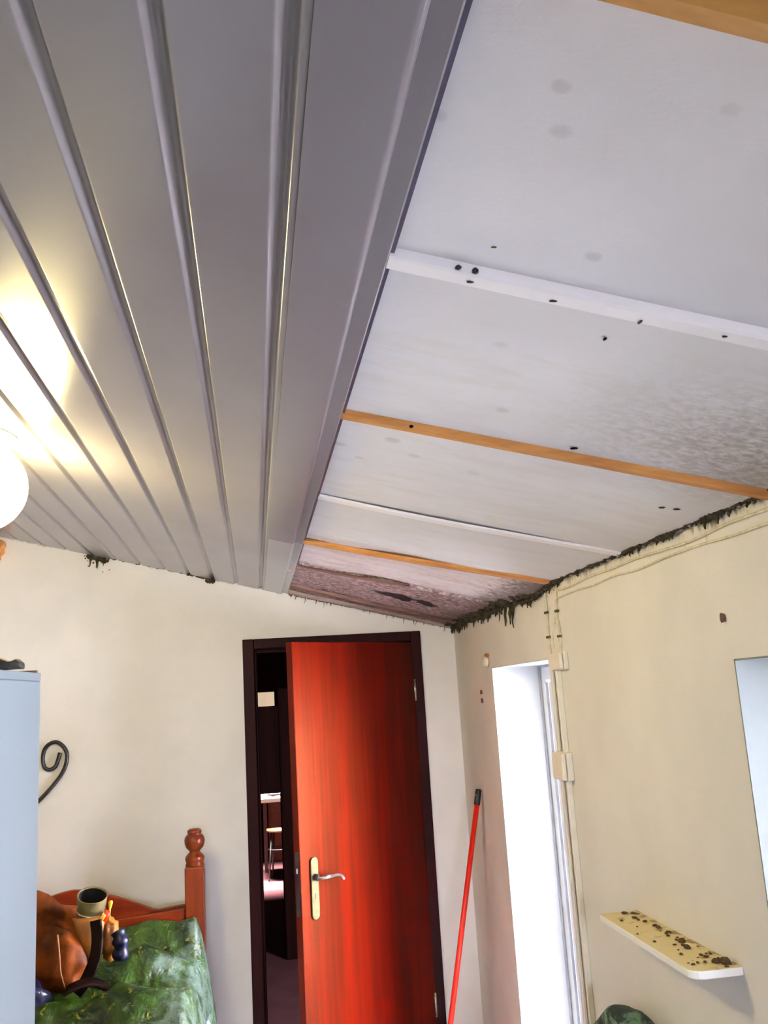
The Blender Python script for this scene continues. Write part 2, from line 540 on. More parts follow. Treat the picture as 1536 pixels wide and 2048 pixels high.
# --- old board ceiling with the rotten bays by the back wall
def sag(x, y):
    s = 0.0
    if y > 2.75:
        t = max(0.0, (x - 0.45) / 0.52)
        s += 0.030 * t * t * math.sin(min(1, (y - 2.75) / 0.62) * math.pi)
        s += 0.006 * noise.noise(Vector((x * 5, y * 5, 0)))
    if y > 3.39:
        s += 0.010 + 0.020 * max(0, (x - 0.55)) * min(1, (y - 3.39) / 0.2)
        s += 0.006 * noise.noise(Vector((x * 9, y * 9, 3)))
    e = min(1.0, max(0.0, (XR - x) / 0.03))
    f = min(1.0, max(0.0, (YB - y) / 0.03))
    return s * f * (0.4 + 0.6 * e)


def in_hole(x, y):
    # jagged rotten gash running along the slope
    t = (x - 0.49) / 0.29
    if not 0 < t < 1:
        return False
    yc = 3.70 + 0.05 * (t - 0.5) + 0.012 * math.sin(x * 60)
    w = 0.105 * (math.sin(t * math.pi) ** 0.7) * (0.55 + 0.5 * abs(noise.noise(Vector((x * 22, 1.3, 0)))))
    if 0.60 < t < 0.68:
        w *= 0.35
    return abs(y - yc) < w


bm = bmesh.new()


def grid(bm, x0, x1, nx, y0, y1, ny, hole=False):
    g = [[bm.verts.new((x0 + (x1 - x0) * i / nx, y0 + (y1 - y0) * j / ny,
                        zc(x0 + (x1 - x0) * i / nx) - sag(x0 + (x1 - x0) * i / nx, y0 + (y1 - y0) * j / ny)))
          for j in range(ny + 1)] for i in range(nx + 1)]
    for i in range(nx):
        for j in range(ny):
            if hole and in_hole(x0 + (x1 - x0) * (i + .5) / nx, y0 + (y1 - y0) * (j + .5) / ny):
                continue
            bm.faces.new((g[i][j], g[i + 1][j], g[i + 1][j + 1], g[i][j + 1]))


grid(bm, XL, 0.10, 4, YR, YB, 6)
grid(bm, 0.10, XR, 8, YR, 2.74, 12)
grid(bm, 0.10, XR, 110, 2.74, YB, 190, True)
struct(obj('ceiling', bm, 'boards', smooth=False))
# roof above the boards
bm = bmesh.new()
prism(bm, [(XL - 0.12, zc(XL - 0.12) + 0.12), (XR + 0.25, zc(XR + 0.25) + 0.16), (XR + 0.25, zc(XR + 0.25) + 0.22), (XL - 0.12, zc(XL - 0.12) + 0.22)],
      'y', YR - 0.12, YB + 0.12)
struct(obj('ceiling', bm, 'dark'))

# --- new plastic cladding, one grooved sheet sloping with the roof
PO = 0.020                      # its face hangs this far below the old boards
XE = 0.174                      # its right edge
prof = []
PITCH = 0.110


def pt(x, up):
    return (x, zc(x) - PO + up)


gx = []
c0 = 0.044
while c0 > XL + 0.05:
    gx.append(c0)
    c0 -= PITCH
prof.append(pt(XL, 0))
for c in sorted(gx):
    # soft ramp on the left side, round lip on the right side
    for dx, up in ((-0.0135, 0), (-0.0110, 0), (-0.0100, 0.0006), (-0.0062, 0.0042), (-0.0030, 0.0076), (-0.0015, 0.0088), (0.0005, 0.0094),
                   (0.0045, 0.0094), (0.0062, 0.0086), (0.0076, 0.0066), (0.0088, 0.0030), (0.0097, 0.0008), (0.0108, 0), (0.0130, 0)):
        prof.append(pt(c + dx, up))
prof.append(pt(0.062, 0))
n = len(prof)
bm = bmesh.new()
lo = [bm.verts.new((p[0], YR, p[1])) for p in prof]
hi = [bm.verts.new((p[0], YB - 0.004, p[1])) for p in prof]
for i in range(n - 1):
    bm.faces.new((lo[i], hi[i], hi[i + 1], lo[i + 1]))
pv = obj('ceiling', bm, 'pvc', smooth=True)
struct(pv)


def trim_profile():
    p = [pt(0.062, 0.002), pt(0.0625, -0.0012), pt(0.064, -0.0015)]
    for j in range(9):
        a = math.pi / 2 * j / 8
        p.append(pt(0.138 + 0.010 * math.sin(a), -0.0015 + 0.0075 * (1 - math.cos(a))))
    p += [pt(0.149, 0.0068), pt(XE - 0.002, 0.0055), pt(XE, 0.0065), pt(XE, 0.014), pt(XE - 0.004, 0.016), pt(0.062, 0.010)]
    return p


bm = bmesh.new()
prism(bm, trim_profile(), 'y', YR, 2.93)
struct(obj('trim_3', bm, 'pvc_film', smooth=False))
bm = bmesh.new()
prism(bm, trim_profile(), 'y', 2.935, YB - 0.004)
struct(obj('trim_4', bm, 'pvc_trim', smooth=False))


bm = bmesh.new()
prism(bm, [pt(XE, 0.0115), pt(XE + 0.0065, 0.0120), pt(XE + 0.0065, 0.0185), pt(XE, 0.0185)], 'y', YR, YB - 0.004)
struct(obj('trim_5', bm, 'trim_dark'))

# --- battens across the old boards (run along the slope)
def batten(name, label, x0, x1, ya0, ya1, w, h, mat, warp=0.0, chamfer=0.003, off=0.0, group='battens across the old boards'):
    bm = bmesh.new()
    N = 24
    rings = []
    for i in range(N + 1):
        t = i / N
        x = x0 + (x1 - x0) * t
        y = ya0 + (ya1 - ya0) * t + warp * 0.4 * math.sin(t * 7)
        z = zc(x) - off - warp * math.sin(t * math.pi * 1.3)
        prof_ = [(0, 0.0), (0, -h + chamfer), (chamfer, -h), (w - chamfer, -h), (w, -h + chamfer), (w, 0.0)]
        rings.append([bm.verts.new((x, y + a, z + b)) for a, b in prof_])
    for q, r in zip(rings, rings[1:]):
        for j in range(6):
            k = (j + 1) % 6
            bm.faces.new((q[j], q[k], r[k], r[j]))
    bm.faces.new(rings[0])
    bm.faces.new(rings[-1][::-1])
    return tag(obj(name, bm, mat), label, 'batten', group)


batten('ceiling_batten', 'thick golden pine batten at the top right corner of the photo', XE, XR, 0.500, 0.481, 0.036, 0.026, 'batten_gold', chamfer=0.010)
batten('ceiling_batten', 'white painted batten with dead insects, nearest white strip across the old ceiling', XE, XR, 0.968, 0.930, 0.030, 0.0150, 'batten_white')
batten('ceiling_batten', 'bright orange raw pine batten across the middle of the old ceiling', XE, XR - 0.01, 1.570, 1.492, 0.024, 0.0145, 'batten_wood')
batten('ceiling_batten', 'thin white batten whose right end has come loose and drops from the boards', XE, XR - 0.01, 2.245, 2.185, 0.040, 0.006, 'batten_white', warp=0.004, off=0.002)
batten('ceiling_batten', 'thin dark orange batten between the clean boards and the stained boards', XE, XR - 0.03, 2.890, 2.735, 0.050, 0.011, 'batten_wood', warp=0.003, off=0.001)
batten('ceiling_batten', 'thin brown stained seam strip above the rotten hole', XE, 0.60, 3.40, 3.36, 0.030, 0.008, 'batten_brown', warp=0.003, off=0.006)
batten('ceiling_batten', 'dark red brown batten just below the rotten hole', XE, XR - 0.05, 3.92, 4.05, 0.045, 0.016, 'batten_brown', warp=0.002, off=0.010)
batten('ceiling_batten', 'pale pinkish batten lying against the back wall above the door', XE, XR - 0.03, 4.16, 4.22, 0.060, 0.014, 'batten_pink', off=0.012)

# ------------------------------------------------------------------ door_1: the red door
door = bpy.data.objects.new('door_1', None)
COL.objects.link(door)
door.location = (0.37, YB, 0)
struct(door)
bm = bmesh.new()
FY0, FY1 = YB - 0.014, YB + 0.125
for (a, b_, c_, d_) in ((-0.046, 0.006, 0, 2.052), (0.752, 0.800, 0, 2.052)):
    box(bm, a, b_, FY0, FY1, c_, d_)
box(bm, 0.006, 0.752, FY0, FY1, 2.005, 2.052)
# door stop behind the leaf
box(bm, 0.006, 0.018, YB + 0.035, FY1, 0, 2.005)
box(bm, 0.740, 0.752, YB + 0.035, FY1, 0, 2.005)
box(bm, 0.018, 0.740, YB + 0.035, FY1, 1.993, 2.005)
obj('door_frame', bm, 'frame', door, bevel=0.004)

TH = math.radians(39.5)
u = Vector((-math.cos(TH), -math.sin(TH), 0))
mv = Vector((math.sin(TH), -math.cos(TH), 0))
LM = Matrix(((u.x, mv.x, 0, 0.757), (u.y, mv.y, 0, 4.283), (0, 0, 1, 0), (0, 0, 0, 1)))   # x: hinge -> free edge, y: towards the room
# leaf box in local coords: front face at y=0
LW = 0.772
leaf = obj('door_leaf', bx(0.0, LW - 0.0012, -0.036, 0.0, 0.008, 1.998, mtx=LM), 'door', door, bevel=0.002)
obj('edge_band', bx(LW - 0.0012, LW, -0.0355, -0.0005, 0.009, 1.997, mtx=LM), 'door_edge', leaf)


def lp(s, t, z):
    return LM @ Vector((s, t, z))


# handle plate with rounded ends
bm = bmesh.new()
pts = []
for j in range(13):
    a = math.pi * j / 12
    pts.append((0.703 + 0.0205 * math.cos(a), 1.118 + 0.0205 * math.sin(a)))
for j in range(13):
    a = math.pi + math.pi * j / 12
    pts.append((0.703 + 0.0205 * math.cos(a), 0.922 + 0.0205 * math.sin(a)))
v = prism(bm, pts, 'y', 0.0, 0.009)
bmesh.ops.transform(bm, matrix=LM, verts=v)
plate = obj('handle_plate', bm, 'brass', leaf, bevel=0.003)
plate['label'] = 'aged brass handle plate'
bm = bmesh.new()
tube(bm, smooth_pts([lp(0.703, 0.006, 1.062), lp(0.703, 0.035, 1.062), lp(0.697, 0.052, 1.062), lp(0.680, 0.056, 1.063), lp(0.655, 0.056, 1.062), lp(0.625, 0.055, 1.061), lp(0.600, 0.053, 1.053), lp(0.585, 0.052, 1.038)], 5),
     [0.0075] * 11 + [0.0075 + 0.0028 * math.sin(min(1, i / 10) * math.pi) for i in range(25)], 12)
obj('lever_handle', bm, 'chrome', leaf, smooth=True)['label'] = 'curved silver lever handle'
bm = bmesh.new()
v = lathe(bm, [(0.013, 0), (0.013, 0.022), (0.010, 0.026), (0.0, 0.026)], seg=16, mtx=LM @ Matrix.Translation((0.703, 0.008, 1.062)) @ Matrix.Rotation(-math.pi / 2, 4, 'X'))
obj('handle_collar', bm, 'steel_dark', leaf, smooth=True)
bm = bmesh.new()
v = lathe(bm, [(0.0045, 0), (0.0045, 0.0015), (0, 0.0015)], seg=12, mtx=LM @ Matrix.Translation((0.703, 0.0088, 0.998)) @ Matrix.Rotation(-math.pi / 2, 4, 'X'))
box(bm, 0.7005, 0.7055, 0.0088, 0.0102, 0.982, 0.996, mtx=LM)
obj('keyhole', bm, 'black', leaf)
obj('lock_plate', bx(LW, LW + 0.0015, -0.029, -0.007, 0.925, 1.165, mtx=LM), 'steel_dark', leaf)
bm = bmesh.new()
box(bm, LW, LW + 0.010, -0.024, -0.012, 1.085, 1.105, mtx=LM)
obj('latch', bm, 'steel_dark', leaf)
for zc_ in (1.775, 0.405):
    bm = bmesh.new()
    tube(bm, [(0.7545, 4.2775, zc_ - 0.045), (0.7545, 4.2775, zc_ + 0.045)], 0.0062, 12)
    for q in (-0.046, 0.046):
        blob(bm, (0.7545, 4.2775, zc_ + q), (0.0062, 0.0062, 0.005), 2, 0)
    obj('hinge', bm, 'chrome', door, smooth=True)['label'] = 'silver barrel hinge'

# ------------------------------------------------------------------ door_2: white glazed garden door in the right wall
gd = bpy.data.objects.new('door_2', None)
COL.objects.link(gd)
gd.location = (XR + 0.2, (D0 + D1) / 2, 0)
struct(gd)
bm = bmesh.new()
X0, X1 = XR + 0.200, XR + 0.250
box(bm, X0, X1, D1 - 0.064, D1 - 0.004, 0, DT - 0.004)
box(bm, X0, X1, D0 + 0.004, D0 + 0.064, 0, DT - 0.004)
box(bm, X0, X1, D0 + 0.064, D1 - 0.064, DT - 0.064, DT - 0.004)
obj('door_frame', bm, 'white_paint', gd, bevel=0.004)
bm = bmesh.new()
X2, X3 = XR + 0.208, XR + 0.242
for (a, b_, c_, d_) in ((D1 - 0.145, D1 - 0.068, 0.01, DT - 0.07), (D0 + 0.068, D0 + 0.145, 0.01, DT - 0.07),
                        (D0 + 0.145, D1 - 0.145, DT - 0.150, DT - 0.07), (D0 + 0.145, D1 - 0.145, 0.01, 0.14), (D0 + 0.145, D1 - 0.145, 0.80, 0.88)):
    box(bm, X2, X3, a, b_, c_, d_)
sash = obj('sash', bm, 'white_paint', gd, bevel=0.004)
bm = bmesh.new()
box(bm, XR + 0.190, XR + 0.199, D1 - 0.010, D1 - 0.004, 0, DT - 0.004)
box(bm, XR + 0.190, XR + 0.199, D0 + 0.004, D0 + 0.010, 0, DT - 0.004)
box(bm, XR + 0.190, XR + 0.199, D0 + 0.010, D1 - 0.010, DT - 0.010, DT - 0.004)
obj('frame_gasket', bm, 'grey_rubber', gd)
obj('sash_gasket', bx(XR + 0.199, XR + 0.2075, D1 - 0.070, D1 - 0.064, 0.01, DT - 0.07), 'grey_rubber', gd)
bm = bmesh.new()
box(bm, X2 + 0.012, X2 + 0.018, D0 + 0.145, D1 - 0.145, 0.14, DT - 0.15)
obj('pane', bm, 'glass', sash)
# roller shutter guide rail on the near jamb, proud of the wall
bm = bmesh.new()
box(bm, XR - 0.010, XR + 0.012, D0 + 0.001, D0 + 0.012, 0.0, DT - 0.002)
box(bm, XR - 0.010, XR - 0.002, D0 - 0.018, D0 + 0.001, 0.0, DT - 0.002)
obj('shutter_guide', bm, 'white_paint', gd, bevel=0.002)
obj('guide_seal', bx(XR + 0.012, XR + 0.018, D0 + 0.003, D0 + 0.011, 0, DT - 0.004), 'steel_dark', gd)

# window_1: side window, only its far reveal is in view
wn = bpy.data.objects.new('window_1', None)
COL.objects.link(wn)
wn.location = (XR + 0.2, (W0 + W1) / 2, WB)
struct(wn)
bm = bmesh.new()
X0, X1 = XR + 0.17, XR + 0.225
for (a, b_, c_, d_) in ((W1 - 0.064, W1 - 0.004, WB + .004, WT - 0.004), (W0 + 0.004, W0 + 0.064, WB + .004, WT - 0.004),
                        (W0 + 0.064, W1 - 0.064, WT - 0.064, WT - 0.004), (W0 + 0.064, W1 - 0.064, WB + .004, WB + 0.064),
                        ((W0 + W1) / 2 - 0.03, (W0 + W1) / 2 + 0.03, WB + 0.064, WT - 0.064)):
    box(bm, X0, X1, a, b_, c_, d_)
wf = obj('window_frame', bm, 'white_paint', wn, bevel=0.004)
obj('pane', bx(X0 + 0.02, X0 + 0.026, W0 + 0.06, W1 - 0.06, WB + 0.06, WT - 0.06), 'glass', wf)

# ------------------------------------------------------------------ hall beyond the red door
HY = YB + 0.12
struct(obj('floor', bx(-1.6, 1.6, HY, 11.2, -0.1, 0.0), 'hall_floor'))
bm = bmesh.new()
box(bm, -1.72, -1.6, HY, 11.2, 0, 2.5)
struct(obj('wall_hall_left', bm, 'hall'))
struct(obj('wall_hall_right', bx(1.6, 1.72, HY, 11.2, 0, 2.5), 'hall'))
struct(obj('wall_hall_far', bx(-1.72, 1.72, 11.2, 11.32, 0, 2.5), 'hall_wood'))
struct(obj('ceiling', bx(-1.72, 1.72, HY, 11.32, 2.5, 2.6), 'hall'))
bm = bmesh.new()
box(bm, 0.170, 1.60, 6.80, 7.0, 0, 1.86)
box(bm, -1.60, -0.10, 6.80, 7.0, 0, 1.72)
box(bm, -0.10, 0.170, 6.80, 7.0, 1.12, 1.735)
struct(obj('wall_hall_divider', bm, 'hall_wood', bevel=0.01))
tag(obj('carton', bx(-0.03, 0.148, 6.81, 6.95, 1.735, 1.838), 'cream_box', bevel=0.004),
    'small cream carton on the dark divider in the hall, seen through the door gap', 'box')
tb = thing('side_table', 'small table with pale top in the lit far end of the hall', 'table', (0.22, 10.0, 0))
obj('tabletop', bx(-0.03, 0.55, 9.75, 10.35, 0.755, 0.80), 'table_paint', tb, bevel=0.005)
for (a, b_) in ((0.08, 10.25), (0.50, 9.80), (0.50, 10.28)):
    obj('leg', bx(a - 0.02, a + 0.02, b_ - 0.02, b_ + 0.02, 0, 0.755), 'table_paint', tb)
obj('side_panel', bx(0.115, 0.30, 10.30, 10.32, 0.10, 0.755), 'straw', tb)
bm = bmesh.new()
for i, (a, b_, r_) in enumerate(((0.08, 9.95, 0.3), (0.14, 10.02, -0.2), (0.16, 9.98, 0.6))):
    box(bm, -0.10, 0.10, -0.07, 0.07, 0.801 + i * 0.012, 0.811 + i * 0.012, mtx=Matrix.Translation((a + 0.04, b_, 0)) @ Matrix.Rotation(r_, 4, 'Z'))
tag(obj('paper_stack', bm, 'paper'), 'white papers piled on the small table in the hall', 'papers')
st = thing('metal_stool', 'dark metal stool with orange seat in front of the small hall table', 'stool', (0.20, 9.80, 0))
bm = bmesh.new()
lathe(bm, [(0, 0.0), (0.13, 0.0), (0.14, 0.012), (0.13, 0.03), (0, 0.034)], (0.22, 9.80, 0.47), 20)
obj('seat', bm, 'leather_tan', st, smooth=True)
for a in range(4):
    t = a * math.pi / 2 + 0.6
    bm = bmesh.new()
    tube(bm, [(0.22 + 0.10 * math.cos(t), 9.80 + 0.10 * math.sin(t), 0.47), (0.22 + 0.15 * math.cos(t), 9.80 + 0.15 * math.sin(t), 0.0)], 0.009, 8)
    obj('leg', bm, 'iron', st, smooth=True)
bm = bmesh.new()
tube(bm, [(0.22 + 0.118 * math.cos(t), 9.80 + 0.118 * math.sin(t), 0.30) for t in [2 * math.pi * j / 24 for j in range(25)]], 0.007, 6, False)
obj('foot_ring', bm, 'iron', st, smooth=True)

# ------------------------------------------------------------------ ceiling lamp
GC = Vector((-0.650, 2.262, 2.314))
lamp = thing('ceiling_lamp', 'lit round white globe lamp under the panelled ceiling at the left edge', 'lamp', (GC.x, GC.y, zc(GC.x) - PO))
tilt = Matrix.Rotation(math.atan(SL), 4, 'Y')
bm = bmesh.new()
lathe(bm, [(0.0, 0.0), (0.088, 0.0), (0.092, -0.006), (0.090, -0.012), (0.070, -0.020), (0.058, -0.040), (0.0, -0.040)], (0, 0, 0), 32,
      Matrix.Translation((GC.x, GC.y, zc(GC.x) - PO)) @ tilt)
obj('lamp_base', bm, 'white_paint', lamp, smooth=True)
bm = bmesh.new()
bmesh.ops.create_uvsphere(bm, u_segments=40, v_segments=24, radius=0.112)
bmesh.ops.translate(bm, vec=GC, verts=bm.verts)
obj('glass_globe', bm, 'globe', lamp, smooth=True)

# wooden piece at the top of the back wall
bm = bmesh.new()
pts = [(-1.30, 2.60), (-1.112, 2.555), (-1.108, 2.535), (-1.116, 2.520), (-1.114, 2.502), (-1.128, 2.488), (-1.130, 2.47), (-1.30, 2.47)]
prism(bm, pts, 'y', YB - 0.05, YB)
tag(obj('wooden_block', bm, 'batten_wood', bevel=0.003), 'short broken orange wooden block high on the back wall at the left edge', 'block')

# ------------------------------------------------------------------ iron scroll
SP = [(-0.857, 1.595), (-0.865, 1.566), (-0.877, 1.537), (-0.901, 1.525), (-0.922, 1.537), (-0.930, 1.57), (-0.925, 1.608), (-0.905, 1.634),
      (-0.874, 1.642), (-0.845, 1.623), (-0.828, 1.588), (-0.831, 1.547), (-0.848, 1.506), (-0.88, 1.463), (-0.929, 1.411), (-0.99, 1.36), (-1.05, 1.345)]
bm = bmesh.new()
tube(bm, smooth_pts([(x, YB - 0.014, z) for x, z in SP], 6), 0.0088, 8)
tag(obj('iron_scroll', bm, 'iron', smooth=True), 'black wrought iron scroll ornament on the back wall beside the white cabinet', 'wall ornament')

# ------------------------------------------------------------------ white cabinet at the left edge
CA = math.radians(-5.4)
CM = Matrix.Translation((-0.418, 1.90, 0)) @ Matrix.Rotation(CA, 4, 'Z')      # local: far right vertical edge at origin
cab = thing('tall_cabinet', 'tall plain pale white cabinet at the left edge of the photo', 'cabinet', (-0.70, 1.55, 0))
obj('body', bx(-0.56, -0.0005, -0.55, 0, 0.05, 1.822, mtx=CM), 'cabinet', cab, bevel=0.003)
obj('top_panel', bx(-0.565, 0.0, -0.575, 0.0005, 1.822, 1.838, mtx=CM), 'cabinet', cab, bevel=0.002)
obj('plinth', bx(-0.54, -0.02, -0.53, -0.02, 0, 0.05, mtx=CM), 'cabinet', cab)
dl = obj('door', bx(-0.558, -0.285, -0.572, -0.552, 0.06, 1.818, mtx=CM), 'cabinet', cab, bevel=0.002)
obj('handle', bx(-0.31, -0.30, -0.592, -0.572, 0.95, 1.07, mtx=CM), 'chrome', dl)
dr = obj('door', bx(-0.281, -0.004, -0.572, -0.552, 0.06, 1.818, mtx=CM), 'cabinet', cab, bevel=0.002)
obj('handle', bx(-0.27, -0.26, -0.592, -0.572, 0.95, 1.07, mtx=CM), 'chrome', dr)
# dark strap and sliver on its top
bm = bmesh.new()
N = 26
rings = []
for i in range(N + 1):
    t = i / N
    x = -0.60 + 0.188 * t
    h = 0.012 + 0.020 * math.exp(-((t - 0.62) / 0.20) ** 2) + 0.005 * math.exp(-((t - 0.95) / 0.06) ** 2) + 0.002 * math.sin(t * 40)
    h *= min(1, (1 - t) / 0.02 + 0.75)
    ring = []
    for j in range(12):
        a = 2 * math.pi * j / 12
        ring.append(bm.verts.new((x, 1.76 - 0.04 * t + 0.022 * math.copysign(abs(math.cos(a)) ** 0.6, math.cos(a)), 1.8385 + h * 0.5 * (1 + math.copysign(abs(math.sin(a)) ** 0.6, math.sin(a))))))
    rings.append(ring)
for q, r in zip(rings, rings[1:]):
    for j in range(12):
        bm.faces.new((q[j], q[(j + 1) % 12], r[(j + 1) % 12], r[j]))
bm.faces.new(rings[0])
bm.faces.new(rings[-1][::-1])
tag(obj('rolled_strap', bm, 'greyblack', smooth=True), 'dark rolled strap lying on top of the white cabinet', 'strap')
bm = bmesh.new()
prism(bm, [(-0.470, 1.870), (-0.424, 1.882), (-0.422, 1.888), (-0.466, 1.878)], 'z', 1.8385, 1.843)
tag(obj('wood_sliver', bm, 'batten_brown'), 'thin brown wood sliver at the far top corner of the white cabinet', 'sliver')

# ------------------------------------------------------------------ bed
bed = thing('bed', 'red brown wooden bed with turned post and curved headboard against the back wall', 'bed', (-0.70, 3.15, 0))
PR = [(0.041, 0.0), (0.041, 1.115), (0.036, 1.122), (0.039, 1.130), (0.0405, 1.140), (0.036, 1.150), (0.026, 1.160), (0.021, 1.166), (0.026, 1.172), (0.036, 1.182),
      (0.041, 1.196), (0.0425, 1.210), (0.040, 1.222), (0.033, 1.232), (0.027, 1.236), (0.030, 1.240), (0.029, 1.250), (0.020, 1.256), (0, 1.257)]


def post(x, y):
    bm = bmesh.new()
    box(bm, x - 0.040, x + 0.040, y - 0.040, y + 0.040, 0, 1.108)
    p = obj('post', bm, 'bedpost', bed, bevel=0.005)
    bm = bmesh.new()
    lathe(bm, [(0.034, 1.105), (0.040, 1.112)] + PR[2:], (x, y, 0), 28)
    obj('finial', bm, 'bedpost', p, smooth=True)


post(-0.265, 4.06)
post(-1.235, 4.06)
# headboard crest: hump in the middle, dips, then rises to the posts
top = []
for i in range(41):
    t = i / 40
    x = -1.195 + 0.89 * t
    dc = abs(x + 0.75)
    if dc < 0.32:
        z = 1.055 - 0.105 * (dc / 0.32) ** 1.5
    else:
        z = 0.950 + 0.01 * ((dc - 0.32) / 0.12)
    top.append((x, z))
bm = bmesh.new()
prism(bm, [(-1.195, 0.50)] + top + [(-0.305, 0.50)], 'y', 4.055, 4.080)
obj('headboard', bm, 'bedwood', bed, bevel=0.003)
bm = bmesh.new()
prism(bm, [(-1.195, 0.80), (-1.195, 0.948), (-0.90, 0.935), (-0.60, 0.930), (-0.305, 0.952), (-0.305, 0.80)], 'y', 4.028, 4.053)
obj('headboard_rail', bm, 'bedwood', bed, bevel=0.004)
obj('side_rail', bx(-0.285, -0.255, 2.14, 4.02, 0.28, 0.42), 'bedwood', bed, bevel=0.004)
obj('side_rail', bx(-1.245, -1.215, 2.14, 4.02, 0.28, 0.42), 'bedwood', bed, bevel=0.004)
obj('footboard', bx(-1.19, -0.31, 2.09, 2.115, 0.25, 0.62), 'bedwood', bed, bevel=0.004)
for x in (-0.265, -1.235):
    obj('foot_post', bx(x - 0.035, x + 0.035, 2.065, 2.135, 0, 0.66), 'bedpost', bed, bevel=0.005)
obj('slat_base', bx(-1.215, -0.285, 2.14, 4.02, 0.30, 0.34), 'bedwood', bed)
mt = tag(obj('mattress', bx(-1.21, -0.200, 2.15, 4.01, 0.42, 0.605), 'sheet', bevel=0.03), 'lavender covered mattress under the green cloth on the bed', 'mattress')
# raise it onto the rails by a thin base
# green cloth heaped over the bedding
NU, NV = 90, 120
QX0, QX1, QY0, QY1 = -1.20, -0.235, 2.30, 4.005


def qh(x, y):
    w = 0.86
    s = (x + 0.24)
    lat = max(0.0, 1 - max(0, (x + 0.42)) / 0.25)
    yr1 = 3.93 + 0.02 * math.sin(x * 9)
    yr2 = 3.63 + 0.10 * (x + 0.45)
    yr3 = 3.26 - 0.12 * (x + 0.40)
    h = 0.765
    h += 0.160 * math.exp(-((y - yr1) / 0.075) ** 2)
    h += 0.140 * math.exp(-((y - yr2) / (0.09 if y < yr2 else 0.05)) ** 2) * (0.35 + 0.65 * lat)
    h += 0.125 * math.exp(-((y - yr3) / (0.16 if y < yr3 else 0.06)) ** 2) * (0.55 + 0.45 * lat)
    h += 0.05 * math.exp(-((y - 2.85 - 0.2 * (x + .5)) / 0.12) ** 2)
    bagd = math.exp(-((y - 3.42) / 0.20) ** 4) * min(1, max(0, (-0.47 - x) / 0.08))
    h = h * (1 - bagd) + min(h, 0.835) * bagd
    h += (1 - 0.7 * bagd) * 0.018 * noise.noise(Vector((x * 7, y * 7, 0))) + 0.010 * noise.noise(Vector((x * 19, y * 19, 4)))
    h += 0.035 * (abs(noise.noise(Vector((x * 6 + y * 3, y * 5, 7)))) - 0.15) * (1 - 0.8 * bagd)
    return h


bm = bmesh.new()
rows = []
for j in range(NV + 1):
    y = QY0 + (QY1 - QY0) * j / NV
    row = []
    # flat underside left to right is closed separately; go over the top then down the right side
    for i in range(NU + 1):
        t = i / NU
        if t < 0.74:
            x = QX0 + (QX1 - 0.03 - QX0) * t / 0.74
            z = qh(x, y)
        else:
            k = (t - 0.74) / 0.26
            ztop = qh(QX1 - 0.03, y)
            zb = 0.500 + 0.03 * math.sin(y * 7) + 0.015 * noise.noise(Vector((0, y * 12, 0)))
            a = min(1, k / 0.22)
            x = QX1 - 0.03 + 0.03 * math.sin(a * math.pi / 2) + 0.048 * k + 0.014 * math.sin(y * 16 + k * 2) * k + 0.012 * noise.noise(Vector((k * 3, y * 9, 2)))
            z = ztop - (0.02 * (1 - math.cos(a * math.pi / 2))) - (ztop - zb) * max(0, (k - 0.05) / 0.95)
        row.append(bm.verts.new((x, y, z)))
    rows.append(row)
for q, r in zip(rows, rows[1:]):
    for i in range(NU):
        bm.faces.new((q[i], q[i + 1], r[i + 1], r[i]))
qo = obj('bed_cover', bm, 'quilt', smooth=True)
sm = qo.modifiers.new('solid', 'SOLIDIFY')
sm.thickness = 0.006
sm.offset = -1
tag(qo, 'crumpled dark green cloth with pale and yellow patches heaped over the bed', 'bed cover')
# ------------------------------------------------------------------ tool bag on the bed
bag = thing('tool_bag', 'worn brown leather tool bag lying on the green cloth on the bed', 'bag', (-0.72, 3.42, 0.84))
bm = bmesh.new()
blob(bm, (-0.80, 3.46, 0.985), (0.235, 0.13, 0.165), 4, 0.28, 5.0, seed=1.2)
for v in bm.verts:
    v.co.z = max(v.co.z, 0.835)
    v.co += v.co.normalized() * 0.012 * noise.noise(v.co * 24)
body = obj('body', bm, 'leather', bag, smooth=True)
bm = bmesh.new()
blob(bm, (-0.665, 3.345, 0.965), (0.095, 0.055, 0.098), 4, 0.16, 5.0, seed=4)
for v in bm.verts:
    v.co += v.co.normalized() * 0.006 * noise.noise(v.co * 30)
pk = obj('front_pocket', bm, 'leather', bag, smooth=True)
bm = bmesh.new()
tube(bm, smooth_pts([(-0.660, 3.295, 1.052), (-0.652, 3.284, 1.00), (-0.648, 3.288, 0.94), (-0.636, 3.300, 0.885)], 6), 0.0028, 6)
obj('seam', bm, 'leather_tan', pk, smooth=True)
# tan flap, folded plate that narrows downwards
bm = bmesh.new()
N = 10
rows = []
for j in range(N + 1):
    t = j / N
    w = 0.052 * (1 - 0.62 * t)
    row = []
    for i in range(9):
        s = i / 8 * 2 - 1
        row.append(bm.verts.new((-0.572 + s * w + 0.012 * t, 3.345 - 0.012 * math.sin(t * 3) + 0.018 * s * s, 1.085 - 0.125 * t)))
    rows.append(row)
for q, r in zip(rows, rows[1:]):
    for i in range(8):
        bm.faces.new((q[i], q[i + 1], r[i + 1], r[i]))
fl = obj('flap', bm, 'leather_tan', bag, smooth=True)
fl['label'] = 'tan leather flap'
s_ = fl.modifiers.new('solid', 'SOLIDIFY')
s_.thickness = 0.006
bm = bmesh.new()
blob(bm, (-0.512, 3.42, 0.995), (0.030, 0.040, 0.070), 3, 0.35, 7, seed=9)
obj('side_pouch', bm, 'leather_tan', bag, smooth=True)
bm = bmesh.new()
v = smooth_pts([(-0.546, 3.335, 1.078), (-0.538, 3.318, 1.02), (-0.546, 3.312, 0.96), (-0.573, 3.306, 0.90), (-0.60, 3.295, 0.868)], 6)
rings = []
